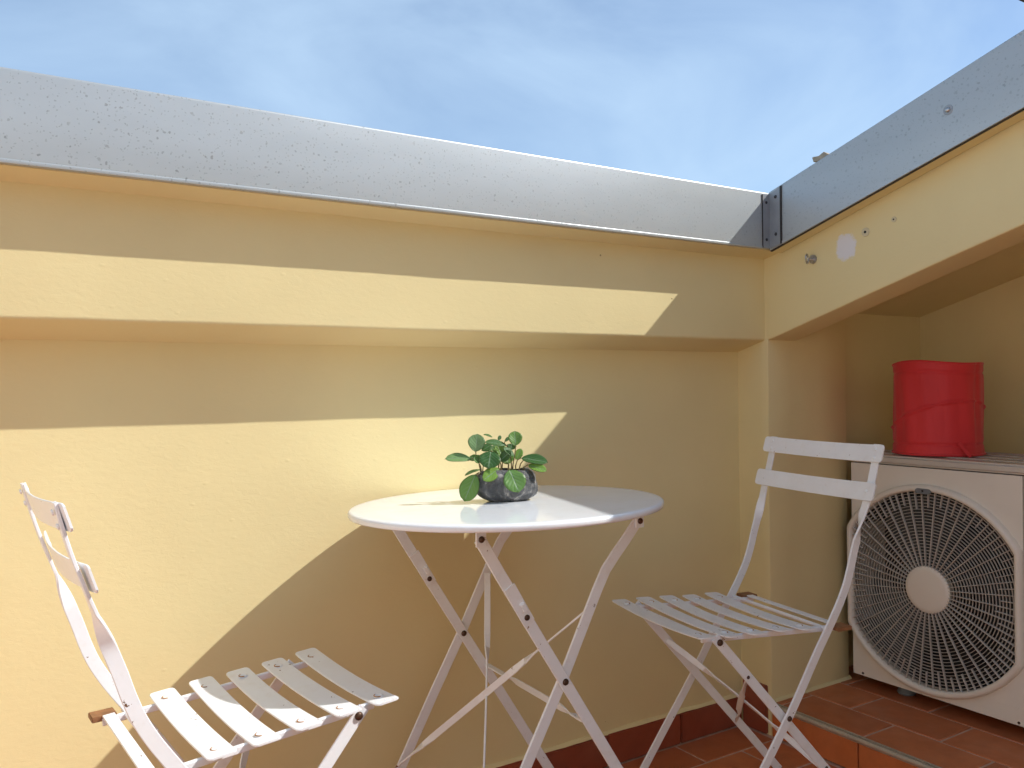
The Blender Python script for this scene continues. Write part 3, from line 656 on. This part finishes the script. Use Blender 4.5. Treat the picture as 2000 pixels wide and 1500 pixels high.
for off, us in ((0, 0), (.345, -.022)):
    PA = [(0, .684), (.037, .622), (.083, .548), (.161, .4235), (.257, .27), (.424, .003)]
    PB = [(.327, .684), (.300, .653), (.275, .627), (.254, .603), (.234, .568), (.161, .4255), (.094, .307), (-.071, .003)]
    wA = (dv*.85+Vector((0, 0, .53))); wB = (dv*.88-Vector((0, 0, .47)))
    front = -1
    MB().ribbon([F(u+us, off-.0035, z) for u, z in PA], tuple(wA), .0205, .0048).build('leg', 'white_paint', tb, smooth=32)
    MB().ribbon([F(u+us, off+.0035, z) for u, z in PB], tuple(wB), .0205, .0048).build('leg', 'white_paint', tb, smooth=32)
    MB().dome(F(.161+us, off-.006, .4245), -nv, .0060, .0042).build('bolt', 'rust', tb)
    for u in (0, .327):
        p = F(u+us, off, 0); zt = under(p)
        o_ = -.0085 if u == 0 else -.0015
        b = MB().ribbon([F(u+us, off+o_, zt+.001), F(u+us, off+o_, .672)], tuple(dv), .0185, .0036).build('bracket', 'white_paint', tb)
        MB().dome(F(u+us, off+o_-.0018, .684), -nv, .0056, .0042).build('bolt', 'rust', b)
    # locking plate with a pressed hook on the leg
    s0, s1 = (Vector((.052, .600)), Vector((.0895, .5365)))
    lp = MB().ribbon([F(us+s0.x, off-.0072, s0.y), F(us+s1.x, off-.0072, s1.y)], tuple(wA), .0225, .0030).build('lock_plate', 'white_paint', tb)
    MB().dome(F(us+.0845, off-.0085, .546), -nv, .0052, .0040).build('bolt', 'rust', lp)
    MB().ribbon([F(us+.0745, off-.008, .571), F(us+.0735, off-.0145, .5695), F(us+.0790, off-.0150, .5595), F(us+.0802, off-.0085, .5575)], tuple(wA), .0085, .0022).build('hook', 'white_paint', lp)
def twisted(a, b, name='brace', w=.0125, bow=0):
    pts = []; wds = []; d = (b-a).normalized(); up = Vector((0, 0, 1)); s1 = d.cross(up).normalized(); s2 = s1.cross(d)
    for k in range(21):
        t_ = k/20; pts.append(a.lerp(b, t_)+s1*bow*math.sin(PI*t_))
        tw = 1 if .36 < t_ < .80 else 0 if (t_ < .24 or t_ > .92) else ((t_-.24)/.12 if t_ < .5 else (.92-t_)/.12)
        wds.append(tuple(s2*tw+s1*(1-tw)))
    MB().ribbon(pts, wds, w, .0036).build(name, 'white_paint', tb, smooth=32)
twisted(F(.212, .0085, .534), F(-.020-.022+.03, .345-.012, .190), bow=.004)
twisted(F(.193, .345-.010, .541), F(.000, .0085, .150), bow=-.004)
twisted(F(.205-.012, .345+.0035, .350), F(.205, .0035, .346), 'stretcher')
# ------------------------------------------------------------------ potted plant (local x = along the pot, y = away, z = up)
PZ = TH+TX*(-.927-TC.x)+TY*(-.184-TC.y)
pl = tag(empty('potted_plant', (-.927, -.184, PZ), -YAW), 'small leafy green plant in a dark grey stone pot on the round table', 'plant')
rings = []; N = 40
for i in range(15):
    t_ = i/14; z = .058*t_
    s_ = (1-(abs(t_-.52)/.62)**2.6)**.5 if abs(t_-.52) < .62 else .2
    s_ = max(s_, .62)
    ring = []
    for k in range(N):
        a = 2*PI*k/N; ca, sa_ = math.cos(a), math.sin(a); p_ = 2.7
        rr = 1/(abs(ca)**p_+abs(sa_)**p_)**(1/p_)
        x, y = .0605*rr*ca*s_, .036*rr*sa_*s_
        if t_ < .3: x = x*(1-.06*(1-t_/.3)) + .004*(1-t_/.3)
        v = Vector((x, y, z)); nz_ = noise.noise(v*38)*.0042+noise.noise(v*95)*.0020
        v += Vector((ca, sa_, 0))*nz_
        if i > 12: v.z += noise.noise(v*40)*.003-.004*(x < -.03)
        ring.append(v)
    rings.append(ring)
m = MB(); top = rings[-1]
inn = [[Vector((p.x*.86, p.y*.84, p.z+.0005)) for p in top], [Vector((p.x*.82, p.y*.80, .044)) for p in top]]
m.loft(rings+inn, caps=False); m.add(rings[0], [tuple(range(N))]); m.build('pot', 'stone', pl, smooth=70)
m = MB(); m.loft([[Vector((p.x*.86*s_, p.y*.84*s_, .050+.006*(1-s_)+noise.noise(p*90*s_)*.004)) for p in top] for s_ in (1, .75, .5, .25, .02)], caps=False); m.build('soil', 'soil', pl)
K = .000119
def P3(zx, zy, d): return Vector(((zx-1110)*K, d, (1268-zy)*K))
def leaf(base, tip, width, nrm, cup=.18, droop=.10):
    b, t_ = base, tip; ax = (t_-b); Ln = ax.length; ax.normalize(); n_ = Vector(nrm); n_ = (n_-ax*n_.dot(ax)).normalized(); sd_ = ax.cross(n_)
    me = bpy.data.meshes.new('leaf'); NU, NV = 8, 12; vv = []; uvs = []
    for j in range(NV+1):
        q = j/NV; w = width/2*(math.sin(PI*min(1, q**1.12)))**.56 if 0 < q < 1 else .0
        for i in range(NU+1):
            s_ = (i/NU-.5)*2
            h = cup*width*.5*(abs(s_)**1.5)*(w/(width/2)) - droop*Ln*(q-.35)**2 + .015*width*math.sin(9*q+3*s_)
            vv.append(b+ax*(Ln*q)+sd_*(w*s_)+n_*h); uvs.append((i/NU, q))
    ff = [(j*(NU+1)+i, j*(NU+1)+i+1, (j+1)*(NU+1)+i+1, (j+1)*(NU+1)+i) for j in range(NV) for i in range(NU)]
    me.from_pydata(vv, [], ff); uvl = me.uv_layers.new(name='UVMap')
    for lp_ in me.loops: uvl.data[lp_.index].uv = uvs[lp_.vertex_index]
    for p in me.polygons: p.use_smooth = True
    me.materials.append(MT['leaf']); o = bpy.data.objects.new('leaf', me); COL.objects.link(o); o.parent = pl
    so_ = o.modifiers.new('thickness', 'SOLIDIFY'); so_.thickness = .0006
    return o
LV = [  # base x,y,depth  tip x,y,depth  width  normal
 (645, 492, -.004, 672, 212, .004, 238, (0, -1, .15)), (580, 600, -.004, 168, 572, -.012, 185, (.15, -.55, .8)),
 (650, 826, -.026, 465, 1228, -.036, 275, (-.2, -1, .25)), (890, 470, -.016, 850, 722, -.034, 305, (.05, -.75, .65)),
 (1015, 740, -.022, 770, 905, -.040, 190, (.35, -.7, .6)), (1175, 752, -.030, 1318, 1075, -.050, 315, (.1, -.85, .5)),
 (1275, 405, .000, 1262, 176, .008, 195, (.1, -1, .2)), (1135, 392, .000, 798, 322, -.010, 130, (0, -.6, .8)),
 (1360, 600, .002, 1775, 655, -.008, 200, (.1, -.62, .75)), (1465, 700, -.010, 1752, 778, -.022, 150, (.1, -.7, .65)),
 (1022, 640, -.010, 1195, 478, -.016, 140, (-.1, -.8, .3)), (1080, 610, .006, 985, 390, .012, 190, (.1, -.9, .3)),
 (735, 480, .006, 892, 392, .012, 120, (-.2, -.8, .4)), (1275, 625, .002, 1368, 458, .008, 110, (.3, -.8, .4)),
 (1255, 570, -.008, 1085, 425, -.012, 140, (.2, -.5, .8)), (720, 650, -.008, 625, 560, -.014, 130, (-.2, -.7, .7)),
 (720, 760, -.012, 470, 835, -.018, 95, (0, -.25, .95)), (1105, 345, .014, 1178, 272, .020, 46, (0, -1, .2)),
 (1000, 320, .014, 1042, 250, .020, 50, (.3, -1, .2)), (905, 272, .020, 765, 218, .024, 60, (0, -.3, .95)),
 (1160, 700, .008, 1110, 540, .014, 210, (.2, -.8, .4)), (760, 700, .008, 800, 520, .016, 180, (-.2, -.8, .5)),
 (1400, 640, .012, 1500, 660, .016, 90, (.2, -.5, .8)), (930, 640, .016, 960, 400, .024, 190, (0, -.9, .3)),
 (1200, 480, .016, 1215, 380, .022, 140, (0, -.7, .7)), (620, 640, .012, 560, 560, .020, 120, (-.3, -.6, .7)),
]
for (bx_, by_, bd, tx_, ty_, td, w_, n_) in LV: leaf(P3(bx_, by_, bd), P3(tx_, ty_, td), w_*K*1.14, n_, cup=random.uniform(.10, .26), droop=random.uniform(.05, .22))
def stem(pts, r=.0011): MB().tube([P3(*p) for p in pts], [r*1.3]+[r]*(len(pts)-2)+[r*.8], 6).build('stem', 'stem', pl)
stem([(740, 880, 0), (720, 720, -.004), (650, 590, -.005), (575, 600, -.004)]); stem([(730, 880, .002), (690, 660, 0), (650, 560, -.002), (645, 490, -.004)])
stem([(740, 880, -.006), (710, 800, -.018), (650, 826, -.026)]); stem([(1045, 880, -.002), (1040, 700, -.004), (1000, 560, -.01), (890, 470, -.016)])
stem([(1050, 880, -.008), (1030, 780, -.018), (1015, 740, -.022)]); stem([(1210, 880, -.004), (1205, 790, -.018), (1175, 752, -.030)])
stem([(1215, 880, 0), (1230, 700, 0), (1265, 520, 0), (1275, 405, 0)]); stem([(1215, 880, 0), (1200, 640, .004), (1180, 480, .002), (1135, 392, 0)])
stem([(1275, 880, 0), (1270, 720, 0), (1300, 630, 0), (1360, 600, .002)]); stem([(1380, 880, -.004), (1400, 740, -.006), (1465, 700, -.010)])
stem([(1050, 880, .004), (1060, 700, .006), (1080, 610, .006)]); stem([(1150, 880, .006), (1160, 700, .008)], .0016); stem([(740, 880, .006), (760, 700, .008)])
stem([(930, 880, .01), (930, 640, .016)]); stem([(1300, 880, .006), (1350, 700, .010), (1400, 640, .012)]); stem([(980, 880, .01), (1030, 560, .014), (1105, 345, .014)])
